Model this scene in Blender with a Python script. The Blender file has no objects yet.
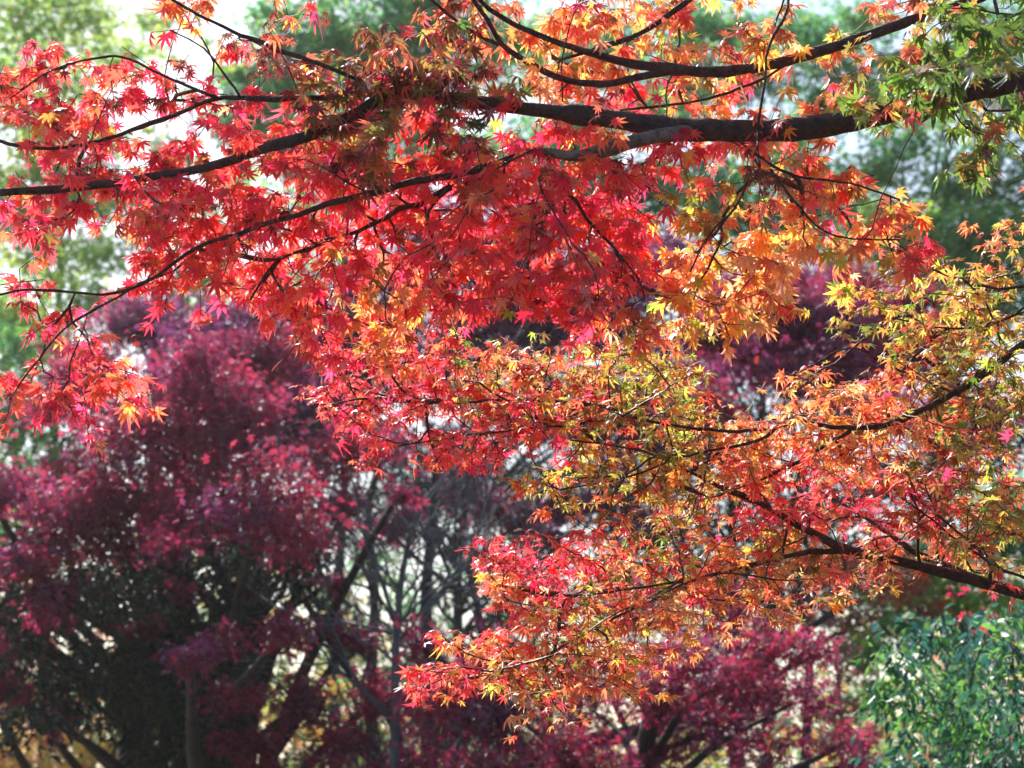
import bpy, math, random
import numpy as np
from mathutils import Vector

SC = bpy.context.scene
COL = SC.collection
rng = np.random.default_rng(11)
random.seed(11)
R = math.radians

# ------------------------------------------------------------------ camera, sky, sun, exposure
CAM = np.array([0.0, 0.0, 1.6])
PITCH = R(10.5)
FPX = 2309.0
cam_d = bpy.data.cameras.new('camera')
cam = bpy.data.objects.new('camera', cam_d)
COL.objects.link(cam)
cam.location = CAM
cam.rotation_euler = (R(90) + PITCH, 0, 0)
cam_d.sensor_width = 36
cam_d.lens = 36 * FPX / 1024
cam_d.clip_start = 0.1
cam_d.clip_end = 5000
cam_d.dof.use_dof = True
cam_d.dof.focus_distance = 4.9
cam_d.dof.aperture_fstop = 6.0
cam_d.dof.aperture_blades = 7
SC.camera = cam

SUN_EL, SUN_AZ = R(40), R(-24)      # azimuth measured from +Y (ahead), negative = to the left
sun_vec = np.array([math.sin(SUN_AZ) * math.cos(SUN_EL), math.cos(SUN_AZ) * math.cos(SUN_EL), math.sin(SUN_EL)])
w = bpy.data.worlds.new("World"); SC.world = w; w.use_nodes = True
nt = w.node_tree
bg = nt.nodes['Background']
sky = nt.nodes.new('ShaderNodeTexSky'); sky.sky_type = 'NISHITA'; sky.sun_disc = False
sky.sun_elevation = SUN_EL; sky.sun_rotation = SUN_AZ
sky.air_density = 1.0; sky.dust_density = 1.5; sky.ozone_density = 1.0
nt.links.new(sky.outputs[0], bg.inputs[0]); bg.inputs[1].default_value = 0.085
sd = bpy.data.lights.new('sun', 'SUN'); sd.energy = 5.0; sd.angle = R(0.5); sd.color = (1.0, 0.94, 0.84)
sun = bpy.data.objects.new('sun', sd); COL.objects.link(sun)
sun.rotation_euler = Vector(-sun_vec).to_track_quat('-Z', 'Y').to_euler()
SC.view_settings.view_transform = 'Standard'; SC.view_settings.look = 'None'
SC.view_settings.exposure = 1.12; SC.view_settings.gamma = 1.0
SC.view_settings.use_curve_mapping = False
SC.cycles.max_bounces = 6; SC.cycles.diffuse_bounces = 3; SC.cycles.glossy_bounces = 2
SC.cycles.transmission_bounces = 4; SC.cycles.transparent_max_bounces = 4; SC.cycles.volume_bounces = 0
SC.cycles.sample_clamp_indirect = 4.0

FWD = np.array([0, math.cos(PITCH), math.sin(PITCH)])
UPV = np.array([0, -math.sin(PITCH), math.cos(PITCH)])
RGT = np.array([1.0, 0, 0])
def P(px, py, d):
    return CAM + d * (FWD + RGT * ((px - 512) / FPX) + UPV * ((384 - py) / FPX))
def proj(p):
    v = np.asarray(p) - CAM
    d = v @ FWD
    return 512 + FPX * (v @ RGT) / d, 384 - FPX * (v @ UPV) / d

# ------------------------------------------------------------------ materials
def new_mat(name):
    m = bpy.data.materials.new(name); m.use_nodes = True
    m.node_tree.nodes.clear()
    return m, m.node_tree

def leaf_mat(name, trans=0.55, rough=0.35, gloss=0.5, vein=0.25, tgain=1.25):
    m, t = new_mat(name); N = t.nodes; L = t.links
    out = N.new('ShaderNodeOutputMaterial')
    at = N.new('ShaderNodeAttribute'); at.attribute_name = 'leaf_colour'
    tc = N.new('ShaderNodeTexCoord')
    nz = N.new('ShaderNodeTexNoise'); nz.inputs['Scale'].default_value = 90; nz.inputs['Detail'].default_value = 3
    L.new(tc.outputs['Object'], nz.inputs['Vector'])
    mr = N.new('ShaderNodeMapRange'); mr.inputs[3].default_value = 1 - vein; mr.inputs[4].default_value = 1 + vein
    mr.inputs[1].default_value = 0.3; mr.inputs[2].default_value = 0.7
    L.new(nz.outputs['Fac'], mr.inputs[0])
    mx = N.new('ShaderNodeVectorMath'); mx.operation = 'SCALE'
    L.new(at.outputs['Color'], mx.inputs[0]); L.new(mr.outputs[0], mx.inputs['Scale'])
    df = N.new('ShaderNodeBsdfDiffuse'); L.new(mx.outputs[0], df.inputs[0])
    sc2 = N.new('ShaderNodeVectorMath'); sc2.operation = 'SCALE'; sc2.inputs['Scale'].default_value = tgain
    L.new(mx.outputs[0], sc2.inputs[0])
    tr = N.new('ShaderNodeBsdfTranslucent'); L.new(sc2.outputs[0], tr.inputs[0])
    m1 = N.new('ShaderNodeMixShader'); m1.inputs[0].default_value = trans
    L.new(df.outputs[0], m1.inputs[1]); L.new(tr.outputs[0], m1.inputs[2])
    gl = N.new('ShaderNodeBsdfGlossy'); gl.inputs['Roughness'].default_value = rough
    gl.inputs[0].default_value = (0.9, 0.92, 1.0, 1)
    fr = N.new('ShaderNodeFresnel'); fr.inputs['IOR'].default_value = 1.45
    fm = N.new('ShaderNodeMath'); fm.operation = 'MULTIPLY'; fm.inputs[1].default_value = gloss
    L.new(fr.outputs[0], fm.inputs[0])
    m2 = N.new('ShaderNodeMixShader'); L.new(fm.outputs[0], m2.inputs[0])
    L.new(m1.outputs[0], m2.inputs[1]); L.new(gl.outputs[0], m2.inputs[2])
    L.new(m2.outputs[0], out.inputs[0])
    return m

def bark_mat(name, c1, c2, scale=25, rough=0.8, bump=0.006):
    m, t = new_mat(name); N = t.nodes; L = t.links
    out = N.new('ShaderNodeOutputMaterial'); b = N.new('ShaderNodeBsdfPrincipled')
    tc = N.new('ShaderNodeTexCoord')
    nz = N.new('ShaderNodeTexNoise'); nz.inputs['Scale'].default_value = scale; nz.inputs['Detail'].default_value = 6
    nz.inputs['Roughness'].default_value = 0.7
    L.new(tc.outputs['Object'], nz.inputs['Vector'])
    cr = N.new('ShaderNodeValToRGB'); cr.color_ramp.elements[0].position = 0.35; cr.color_ramp.elements[1].position = 0.7
    cr.color_ramp.elements[0].color = (*c1, 1); cr.color_ramp.elements[1].color = (*c2, 1)
    L.new(nz.outputs['Fac'], cr.inputs[0]); L.new(cr.outputs[0], b.inputs['Base Color'])
    b.inputs['Roughness'].default_value = rough
    n2 = N.new('ShaderNodeTexNoise'); n2.inputs['Scale'].default_value = scale * 4; n2.inputs['Detail'].default_value = 4
    L.new(tc.outputs['Object'], n2.inputs['Vector'])
    bp = N.new('ShaderNodeBump'); bp.inputs['Strength'].default_value = 0.7; bp.inputs['Distance'].default_value = bump
    L.new(n2.outputs['Fac'], bp.inputs['Height']); L.new(bp.outputs[0], b.inputs['Normal'])
    L.new(b.outputs[0], out.inputs[0])
    return m

M_LEAF = leaf_mat('maple_leaf', 0.68, 0.5, 0.35, 0.16, 1.6)
M_FINE = leaf_mat('fine_maple_leaf', 0.68, 0.45, 0.3, 0.16, 1.6)
M_PURP = leaf_mat('purple_maple_leaf', 0.52, 0.6, 0.12, 0.15, 1.4)
M_EVER = leaf_mat('evergreen_leaf', 0.2, 0.6, 0.15, 0.3, 1.0)
M_GREEN = leaf_mat('green_leaf', 0.7, 0.6, 0.08, 0.2, 1.7)
M_GLOSSY = leaf_mat('glossy_broad_leaf', 0.42, 0.6, .22, 0.2, 1.4)
M_BARK = bark_mat('dark_maple_bark', (0.018, 0.008, 0.009), (0.11, 0.055, 0.048), 38, .85, .012)
M_BARKLIT = bark_mat('lit_maple_bark', (0.06, 0.04, 0.038), (0.30, 0.23, 0.20), 45, .85, .012)  # light on the short stub is painted into this paler bark
M_TWIG = bark_mat('twig_bark', (0.03, 0.014, 0.012), (0.085, 0.04, 0.032), 60, 0.6, 0.002)
M_BGBARK = bark_mat('background_bark', (0.03, 0.026, 0.028), (0.08, 0.07, 0.07), 8)
M_PALEBARK = bark_mat('pale_bark', (0.06, 0.07, 0.08), (0.15, 0.17, 0.20), 8)

# ------------------------------------------------------------------ mesh helpers
def unit(v):
    v = np.asarray(v, float); return v / (np.linalg.norm(v, axis=-1, keepdims=True) + 1e-12)

def mesh_obj(name, verts, faces_flat, loop_tot, mat, parent=None, cols=None, smooth=False):
    me = bpy.data.meshes.new(name)
    verts = np.ascontiguousarray(verts, np.float32)
    nl, nf = len(faces_flat), len(loop_tot)
    me.vertices.add(len(verts)); me.vertices.foreach_set('co', verts.ravel())
    me.loops.add(nl); me.loops.foreach_set('vertex_index', np.asarray(faces_flat, np.int32))
    me.polygons.add(nf)
    ls = np.zeros(nf, np.int32); ls[1:] = np.cumsum(loop_tot)[:-1]
    me.polygons.foreach_set('loop_start', ls)
    if smooth: me.polygons.foreach_set('use_smooth', np.ones(nf, bool))
    me.update(calc_edges=True)
    if cols is not None:
        a = me.attributes.new('leaf_colour', 'FLOAT_COLOR', 'POINT')
        c4 = np.ones((len(verts), 4), np.float32); c4[:, :3] = np.clip(cols, 0, 0.9)
        a.data.foreach_set('color', c4.ravel())
    me.materials.append(mat)
    o = bpy.data.objects.new(name, me); COL.objects.link(o)
    if parent is not None: o.parent = parent
    return o

class Tubes:
    def __init__(s): s.v = []; s.f = []; s.t = []; s.n = 0; s.m = []
    def add(s, pts, rad, sides=6, knob=0.0, mi=0):
        pts = np.asarray(pts, float); n = len(pts)
        if n < 2: return
        rad = np.asarray(rad, float) * np.ones(n)
        tan = unit(np.gradient(pts, axis=0))
        a = np.array([0, 0, 1.0]) if abs(tan[0][2]) < 0.9 else np.array([1.0, 0, 0])
        u = unit(np.cross(tan[0], a)); rings = []
        ang = np.arange(sides) * 2 * math.pi / sides
        for i in range(n):
            u = unit(u - tan[i] * (u @ tan[i])); vv = np.cross(tan[i], u)
            r = rad[i] * (1 + knob * rng.normal(0, 1, sides)) if knob else rad[i] * np.ones(sides)
            rings.append(pts[i] + (np.cos(ang) * r)[:, None] * u + (np.sin(ang) * r)[:, None] * vv)
        V = np.concatenate(rings); b = s.n
        i, j = np.meshgrid(np.arange(n - 1), np.arange(sides), indexing='ij'); i = i.ravel(); j = j.ravel(); k = (j + 1) % sides
        q = np.stack([b + i * sides + j, b + i * sides + k, b + (i + 1) * sides + k, b + (i + 1) * sides + j], 1)
        s.v.append(V); s.f.append(q.ravel()); s.t.append(np.full(len(q), 4))
        s.f.append(b + np.arange(sides)[::-1]); s.t.append([sides])
        s.f.append(b + (n - 1) * sides + np.arange(sides)); s.t.append([sides])
        s.n += len(V); s.m.append(np.full(len(q) + 2, mi))
    def build(s, name, mat, parent=None):
        if not s.v: return None
        mats = mat if isinstance(mat, (list, tuple)) else [mat]
        o = mesh_obj(name, np.concatenate(s.v), np.concatenate(s.f), np.concatenate([np.asarray(x) for x in s.t]), mats[0], parent, smooth=True)
        for m in mats[1:]: o.data.materials.append(m)
        o.data.polygons.foreach_set('material_index', np.concatenate(s.m).astype(np.int32))
        return o

def smooth_path(pts, step):
    """Catmull-Rom through rows of (x, y, z, ...) resampled about every step"""
    pts = np.asarray(pts, float)
    q = np.vstack([2 * pts[0] - pts[1], pts, 2 * pts[-1] - pts[-2]])
    out = []
    for i in range(1, len(q) - 2):
        n = max(1, int(np.linalg.norm(q[i + 1][:3] - q[i][:3]) / step))
        for k in range(n):
            t = k / n; a, b, c, d = q[i - 1], q[i], q[i + 1], q[i + 2]
            out.append(0.5 * (2 * b + (c - a) * t + (2 * a - 5 * b + 4 * c - d) * t * t + (3 * b - a - 3 * c + d) * t ** 3))
    out.append(pts[-1])
    return np.array(out)

def palmate(lobes, width, sinus, midz=0.035):
    """template leaf: lobes = [(angle deg, length)], y is the tip direction; returns verts, tris, tip weight"""
    V = [(0, 0, 0)]; T = []; 
    def add(r, a, z): V.append((r * math.sin(a), r * math.cos(a), z)); return len(V) - 1
    lobes = sorted(lobes)
    angs = [R(a) for a, _ in lobes]
    S = [add(sinus * 0.45, angs[0] - R(22), 0)]
    for i in range(len(lobes) - 1):
        S.append(add(sinus * (0.75 + 0.35 * min(lobes[i][1], lobes[i + 1][1])), (angs[i] + angs[i + 1]) / 2, 0.0))
    S.append(add(sinus * 0.45, angs[-1] + R(22), 0))
    for i, (a, ln) in enumerate(lobes):
        a = R(a); wd = width * (0.5 + 0.5 * ln)
        def lp(al, off, z):
            V.append((al * math.sin(a) + off * math.cos(a), al * math.cos(a) - off * math.sin(a), z)); return len(V) - 1
        l = lp(ln * 0.55, -wd, 0.0); r = lp(ln * 0.55, wd, 0.0); m = lp(ln * 0.50, 0, -midz); t = lp(ln, 0, -midz * 0.5)
        s0, s1 = S[i], S[i + 1]
        T += [(0, s0, m), (s0, l, m), (l, t, m), (t, r, m), (r, s1, m), (s1, 0, m)]
    V = np.array(V); return V, np.array(T)[:, ::-1], np.clip(np.hypot(V[:, 0], V[:, 1]), 0, 1)

BIG = palmate([(0, 1), (-38, .92), (38, .92), (-76, .74), (76, .74), (-122, .42), (122, .42)], .105, .30)
MED = palmate([(0, 1), (-44, .88), (44, .88), (-92, .62), (92, .62)], .10, .26)
def star5():
    V = [(0, 0, 0)]; T = []
    for a, ln in [(0, 1), (-50, .85), (50, .85), (-105, .55), (105, .55)]:
        a = R(a); b = len(V); wd = .15
        for al, off, z in ((.5 * ln, -wd, .03), (ln, 0, -.08), (.5 * ln, wd, .03)):
            V.append((al * math.sin(a) + off * math.cos(a), al * math.cos(a) - off * math.sin(a), z))
        T += [(0, b, b + 1), (0, b + 1, b + 2)]
    V = np.array(V); return V, np.array(T), np.clip(np.hypot(V[:, 0], V[:, 1]), 0, 1)
STAR = star5()
def oval():
    V = np.array([(0, 0, 0), (-.2, .35, .05), (0, .4, -.02), (.2, .35, .05), (-.17, .72, .03), (.17, .72, .03), (0, .75, -.04), (0, 1.05, -.1)])
    T = np.array([(0, 2, 1), (0, 3, 2), (1, 2, 6), (1, 6, 4), (2, 3, 5), (2, 5, 6), (4, 6, 7), (6, 5, 7)])
    return V, T, np.clip(V[:, 1], 0, 1)
OVAL = oval()

def leaves(name, tpl, pos, d, n, size, col, mat, parent, curl=0.25, tipcol=None, stalk_from=None, stalk_col=(0.35, 0.06, 0.05), stalk_r=0.0008):
    TV, TT, TW = tpl; N = len(pos)
    if N == 0: return None
    Y = unit(d); Z = unit(n - Y * np.sum(n * Y, 1, keepdims=True)); X = np.cross(Y, Z)
    r2 = (TV[:, 0] ** 2 + TV[:, 1] ** 2)
    cu = rng.normal(curl, abs(curl) * 1.1 + 0.08, (N, 1)) + (rng.random((N, 1)) < .12) * rng.uniform(.3, .9, (N, 1))
    cx = rng.normal(0, 0.25, (N, 1)); asym = rng.normal(1, 0.09, (N, 1))
    jig = rng.normal(0, 0.03, (N, len(TV), 1)) * TW[None, :, None]
    z = TV[None, :, 2] * rng.uniform(0.3, 2.2, (N, 1)) - cu * r2[None] + cx * (TV[:, 0] * TV[:, 1])[None]
    s = size[:, None, None]
    V = pos[:, None, :] + s * ((TV[None, :, 0] * asym)[:, :, None] * X[:, None, :] + TV[None, :, 1, None] * Y[:, None, :] + (z[:, :, None] + jig) * Z[:, None, :])
    V = V.reshape(-1, 3)
    F = (TT[None] + (np.arange(N) * len(TV))[:, None, None]).reshape(-1)
    lt = np.full(N * len(TT), 3)
    tipcol = col if tipcol is None else tipcol
    wgt = TW[None, :, None] ** 1.3
    vein = 1 - .34 * ((TV[:, 2] < -.03) & (TW < .6)).astype(float) - .15 * (TW < .01)
    C = ((col[:, None, :] * (1 - wgt) + tipcol[:, None, :] * wgt) * vein[None, :, None]).reshape(-1, 3)
    if stalk_from is not None:
        a = stalk_from; b = pos
        ax = unit(b - a); u = unit(np.cross(ax, rng.normal(0, 1, (N, 3)))); v = np.cross(ax, u)
        mid = (a + b) / 2 + np.array([0, 0, 0.002])
        ring = []
        for c in (a, mid, b):
            for k in range(3):
                t = k * 2.0944
                ring.append(c + stalk_r * (math.cos(t) * u + math.sin(t) * v))
        SV = np.stack(ring, 1).reshape(-1, 3); base = len(V)
        q = []
        for g in range(2):
            for k in range(3):
                k2 = (k + 1) % 3; q.append((g * 3 + k, g * 3 + k2, g * 3 + 3 + k2, g * 3 + 3 + k))
        SF = (np.array(q)[None] + (base + np.arange(N) * 9)[:, None, None]).reshape(-1)
        V = np.vstack([V, SV]); F = np.concatenate([F, SF]); lt = np.concatenate([lt, np.full(N * 6, 4)])
        C = np.vstack([C, np.tile(stalk_col, (N * 9, 1)) * 1.0])
    return mesh_obj(name, V, F, lt, mat, parent, cols=C)

def empty(name, loc, label, cat, group=None):
    o = bpy.data.objects.new(name, None); COL.objects.link(o); o.location = loc; o.empty_display_size = 0.3
    o['label'] = label; o['category'] = cat
    if group: o['group'] = group
    return o




# ------------------------------------------------------------------ ground
def ground():
    n = 90; t = np.linspace(-1, 1, n); xs = np.sign(t) * (abs(t) ** 3) * 1500
    X, Y = np.meshgrid(xs, xs + 0, indexing='ij'); Rr = np.hypot(X, Y)
    Z = 0.06 * np.sin(X * 0.31) * np.cos(Y * 0.23) * np.clip(Rr / 10, 0, 1) - np.clip(Rr - 60, 0, 1e9) * 0.003
    V = np.stack([X, Y, Z], -1).reshape(-1, 3); i, j = np.meshgrid(np.arange(n - 1), np.arange(n - 1), indexing='ij'); a = (i * n + j).ravel()
    F = np.stack([a, a + n, a + n + 1, a + 1], 1)
    m, tr = new_mat('leaf_litter_ground'); N = tr.nodes; L = tr.links
    out = N.new('ShaderNodeOutputMaterial'); b = N.new('ShaderNodeBsdfPrincipled'); b.inputs['Roughness'].default_value = 0.9
    tc = N.new('ShaderNodeTexCoord')
    n1 = N.new('ShaderNodeTexNoise'); n1.inputs['Scale'].default_value = 0.8; n1.inputs['Detail'].default_value = 8
    n2 = N.new('ShaderNodeTexVoronoi'); n2.inputs['Scale'].default_value = 22
    L.new(tc.outputs['Object'], n1.inputs['Vector']); L.new(tc.outputs['Object'], n2.inputs['Vector'])
    c1 = N.new('ShaderNodeValToRGB'); e = c1.color_ramp.elements
    e[0].position = .38; e[0].color = (.045, .06, .02, 1); e[1].position = .62; e[1].color = (.13, .075, .035, 1)
    hs = N.new('ShaderNodeHueSaturation'); hs.inputs['Saturation'].default_value = .8; hs.inputs['Value'].default_value = .25
    L.new(n2.outputs['Color'], hs.inputs['Color'])
    mx = N.new('ShaderNodeMixRGB'); mx.blend_type = 'OVERLAY'; mx.inputs[0].default_value = .5
    L.new(n1.outputs['Fac'], c1.inputs[0]); L.new(c1.outputs[0], mx.inputs[1]); L.new(hs.outputs[0], mx.inputs[2])
    L.new(mx.outputs[0], b.inputs['Base Color'])
    bp = N.new('ShaderNodeBump'); bp.inputs['Distance'].default_value = .02; L.new(n2.outputs['Distance'], bp.inputs['Height']); L.new(bp.outputs[0], b.inputs['Normal'])
    L.new(b.outputs[0], out.inputs[0])
    g = mesh_obj('ground', V, F.ravel(), np.full(len(F), 4), m, smooth=True); g['kind'] = 'structure'
ground()

# ------------------------------------------------------------------ leaf colours; the dark mixes 'd' and 'k' also carry shade
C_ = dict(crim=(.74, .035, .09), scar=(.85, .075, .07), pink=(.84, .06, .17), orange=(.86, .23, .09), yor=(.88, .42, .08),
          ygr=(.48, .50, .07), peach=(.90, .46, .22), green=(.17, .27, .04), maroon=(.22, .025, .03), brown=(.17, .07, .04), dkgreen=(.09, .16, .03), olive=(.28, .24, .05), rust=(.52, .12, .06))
PAL = {
 'r': [('crim', 3), ('scar', 4), ('pink', 3), ('orange', .6), ('maroon', .8), ('brown', .4)],
 'o': [('orange', 4), ('peach', 3), ('yor', 3), ('scar', 1.6), ('rust', .8), ('olive', 1.2), ('ygr', 1), ('pink', .8)],
 'y': [('yor', 5), ('peach', 4), ('orange', 2), ('ygr', 2), ('scar', .6)],
 'g': [('ygr', 3), ('olive', 3), ('orange', 2.5), ('rust', 1), ('green', 1)],
 'k': [('green', 4), ('dkgreen', 4), ('olive', .8), ('ygr', .3)],  # greens darkened in colour for leaves hanging unlit
 'd': [('rust', 2.5), ('maroon', 3), ('olive', 3), ('brown', 2.5), ('orange', .6), ('crim', 1.4), ('dkgreen', .8)],  # shade on the top leaves is put into these dark tones
 'f': [('scar', 3), ('crim', 3), ('rust', 1), ('orange', 1)],
 'h': [('brown', 5), ('maroon', 1)],
 'b': [('brown', 4), ('maroon', 3), ('crim', 3), ('pink', 1.5)],
 'm': [('scar', 3.4), ('peach', 1.6), ('orange', 1.8), ('olive', 3.4), ('green', 2), ('rust', 2), ('pink', 1.2), ('ygr', 2)],
 'v': [('ygr', 5), ('yor', 1.8), ('olive', 3), ('green', 3), ('orange', 1.4), ('scar', .5)],
}
def pick_cols(letters, mono=0.75):
    """one palette pick per spray; most of its leaves share it"""
    keys = []
    for l in letters:
        p = PAL[l]; ws = np.array([x[1] for x in p], float); keys.append(p[rng.choice(len(p), p=ws / ws.sum())][0])
    return keys

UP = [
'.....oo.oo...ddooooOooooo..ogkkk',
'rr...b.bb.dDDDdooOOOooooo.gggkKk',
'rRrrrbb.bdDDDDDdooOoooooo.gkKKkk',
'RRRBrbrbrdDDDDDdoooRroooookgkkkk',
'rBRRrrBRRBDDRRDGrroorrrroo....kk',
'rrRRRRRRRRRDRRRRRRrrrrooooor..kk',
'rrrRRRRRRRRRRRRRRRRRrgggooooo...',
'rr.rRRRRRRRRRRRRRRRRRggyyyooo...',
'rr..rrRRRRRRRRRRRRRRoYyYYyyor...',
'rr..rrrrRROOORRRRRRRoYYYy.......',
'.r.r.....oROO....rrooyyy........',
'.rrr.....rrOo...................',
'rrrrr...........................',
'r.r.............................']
LOW_ROW0 = 7
LOW = [
'..............................ov',
'.............................vvV',
'..........................vvvvvv',
'............rrr.....vv....vvvVVV',
'..........RRRRMMMMMVVv.....vvVVV',
'.........rRRRRMMMMMVVV..oOOOOVVV',
'..........rRRRRRRMMMVVOOOOOOMMVV',
'...........rrRRrrrvvVVOOOOOOMMMM',
'................vvvvvvOORRRRRMMM',
'...................mMVORRRRRMMMV',
'...............RRRRMMMOOMMmOmMmv',
'...............ORRMMMMmOOOoo...r',
'...............rOMMMOoooO.......',
'.............rOOMMOOoo..........',
'.............RROOMOOo...........',
'................oo..............']
for r_ in UP + LOW: assert len(r_) == 32, (r_, len(r_))

def grid_targets(rows, row0, n_dense, n_sparse, jit):
    out = []
    for i, row in enumerate(rows):
        for j, ch in enumerate(row):
            if ch == '.': continue
            lam = n_dense if ch.isupper() else n_sparse
            for _ in range(rng.poisson(lam)):
                x = (j + rng.random()) * 32 + rng.normal(0, jit); y = (i + row0 + rng.random()) * 32 + rng.normal(0, jit) - 7
                out.append((x, y, ch.lower()))
    return out

# ------------------------------------------------------------------ the foreground maples
def build_maple(root, limbs, targets, leafsize, tpl, mat, depth_sd, hang, n_leaf, trunk_path, trunk_r, flat_sd=0.35, keep_clear=.88, thin=1.0):
    """limbs: [dict(main=bool, path=[(px,py,depth,width_px)], bark=)] ; forks follow the main limb they belong to"""
    tk = Tubes(); tp = smooth_path(np.hstack([np.array(trunk_path), np.array(trunk_r)[:, None]]), 0.12)
    tk.add(tp[:, :3], tp[:, 3], 18, 0.02); tk.build('trunk', M_BARK, root)
    parts = []; owner = []; npos = []; nrad = []; ndir = []
    for L in limbs:
        pts = []
        for (x, y, d, wpx) in L['path']:
            pts.append([*P(x, y, d), wpx * thin * d / FPX / 2])
        if L.get('root') is not None:
            x, y, z, r = L['root']; pts.insert(0, [x, y, z, r])
        sp = smooth_path(pts, 0.02); k = len(sp)
        wob = np.cumsum(rng.normal(0, 1, (k, 3)), 0); wob -= np.linspace(0, 1, k)[:, None] * wob[-1]
        sp[:, :3] += wob * (0.0007 if pts[-2][3] > .004 else 0.0013)
        lum = np.convolve(rng.normal(0, 1, k + 8), np.ones(5) / 5, 'same')[4:-4]
        rr = sp[:, 3] * (1 + 0.13 * lum)
        for q in rng.choice(k, max(1, k // 22)): 
            rr[max(0, q - 1):q + 2] *= rng.uniform(1.12, 1.3)
        if L['main']:
            parts.append(dict(tub=Tubes(), bark=L.get('bark', M_BARK), L=L, leaf=[]))
        pi = len(parts) - 1
        dst = parts[pi]['tub']
        dst.add(sp[:, :3], rr, 12, 0.035, mi=L.get('mi', 0))
        if L.get('grow', True):
            for q in range(0, k, 2):
                npos.append(sp[q, :3]); nrad.append(sp[q, 3]); owner.append(pi); ndir.append(unit(sp[min(q + 1, k - 1), :3] - sp[max(q - 1, 0), :3]))
    npos = list(npos)
    # sprays: each target gets a depth near the nearest limb
    NP = np.array(npos); px, py = proj(NP) if False else (512 + FPX * ((NP - CAM) @ RGT) / ((NP - CAM) @ FWD), 384 - FPX * ((NP - CAM) @ UPV) / ((NP - CAM) @ FWD))
    dep = (NP - CAM) @ FWD
    T = []
    for (x, y, ch) in targets:
        dd = np.hypot(px - x, py - y); k = np.argmin(dd)
        d = dep[k] + (rng.normal(0, depth_sd) + .10) * min(1, 0.45 + dd[k] / 120)
        if dd[k] < 34 and y < py[k] + 16 and d < dep[k] + .08 and rng.random() < keep_clear: d = dep[k] + rng.uniform(.09, .32)
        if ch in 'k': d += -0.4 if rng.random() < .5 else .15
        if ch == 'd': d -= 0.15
        if ch == 'f': d -= 0.25
        if ch == 'y': d += 0.18
        T.append((dd[k], P(x, y, d), ch))
    T.sort(key=lambda t: t[0])
    # grow twigs
    cap = len(npos) + len(T) * 16
    A = np.zeros((cap, 3)); A[:len(npos)] = NP; D = np.zeros((cap, 3)); D[:len(npos)] = np.array(ndir); OW = np.zeros(cap, int); OW[:len(npos)] = owner
    LIMB = len(npos); cnt = LIMB; par = -np.ones(cap, int); load = np.zeros(cap); chains = []
    for _, tpos, ch in T:
        v = tpos - A[:cnt]; dist = np.linalg.norm(v, axis=1) + 1e-6
        cosang = np.sum(v * D[:cnt], 1) / dist
        cost = dist * (1.35 - 0.5 * cosang); cost[dist < 0.012] += 1
        k = int(np.argmin(cost)); base = A[k]; L_ = dist[k]
        n = max(2, min(14, int(L_ / 0.03)))
        t = np.linspace(0, 1, n + 1)[1:, None]
        side = unit(np.cross(v[k], rng.normal(0, 1, 3))) * L_ * rng.normal(0, 0.09)
        d0 = unit(D[k] * 0.6 + v[k] / L_) * L_
        c1 = base + d0 * 0.4; c2 = tpos - v[k] * 0.3 + side + np.array([0, 0, 0.02]) * L_ * 2
        B = (1 - t) ** 3 * base + 3 * (1 - t) ** 2 * t * c1 + 3 * (1 - t) * t ** 2 * c2 + t ** 3 * tpos
        B[:-1] += rng.normal(0, 0.0022, (n - 1, 3))
        idx = np.arange(cnt, cnt + n); A[idx] = B; OW[idx] = OW[k]
        par[idx[0]] = k; par[idx[1:]] = idx[:-1]
        full = np.vstack([base, B]); D[idx] = unit(full[1:] - full[:-1]); cnt += n
        chains.append((k, idx, ch, OW[k]))
    for k, idx, ch, ow in chains: load[idx[-1]] += 1
    for i in range(cnt - 1, LIMB - 1, -1):
        if par[i] >= 0: load[par[i]] += load[i]
    LIMBR = np.array(nrad)
    for k, idx, ch, ow in chains:
        r = 0.00085 * np.maximum(load[idx], 1) ** 0.42
        r = np.minimum(r, 0.006)
        r0 = min(LIMBR[k] * 0.7, r[0] * 1.2) if k < LIMB else r[0]
        parts[ow]['tub'].add(np.vstack([A[k], A[idx]]), np.concatenate([[r0], r]), 5, mi=1)
    # leaves: opposite pairs along the last internodes of each spray
    for k, idx, ch, ow in chains:
        nl = max(2, rng.poisson(n_leaf)); tipdir = D[idx[-1]]
        key = pick_cols([ch])[0]
        for q in range(nl):
            back = int(abs(rng.normal(0, 2.2))); i = idx[max(len(idx) - 1 - back, 0)]
            ang = rng.uniform(0, 2 * math.pi) if ch != 'v' else rng.uniform(0, 6.28)
            hor = unit(np.array([tipdir[0], tipdir[1], 0]) + 1e-6); sd = np.array([-hor[1], hor[0], 0])
            a = rng.choice([-1, 1]) * rng.uniform(0.2, 1.7)
            out = math.cos(a) * hor + math.sin(a) * sd
            h = hang if rng.random() < 0.75 else 1 - hang
            if h > 0.5:   # hanging leaf
                pd = unit(out + np.array([0, 0, rng.normal(-0.25, .35)]))
                ld = unit(out * rng.uniform(.1, .9) + np.array([0, 0, -rng.uniform(.5, 1.2)]) + rng.normal(0, .25, 3))
                nn = unit(np.array([0, -rng.uniform(0, .9), .5]) + out * .7 + rng.normal(0, .45, 3))
            else:         # leaf held in a flat layer
                pd = unit(out + np.array([0, 0, rng.normal(.1, .3)]))
                ld = unit(out + np.array([0, 0, rng.normal(-.22, flat_sd)]))
                nn = unit(np.array([0, 0, 1.0]) + rng.normal(0, flat_sd, 3))
            st = A[i]; ps = st + pd * leafsize * rng.uniform(.35, .75)
            kk = key if rng.random() < .55 else pick_cols([ch if rng.random() < .75 else ('r' if ch in 'rf' and rng.random() < .5 else 'o')])[0]
            c = np.array(C_[kk]) * rng.uniform(.8, 1.15) * (1 + rng.normal(0, .06, 3))
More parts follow.
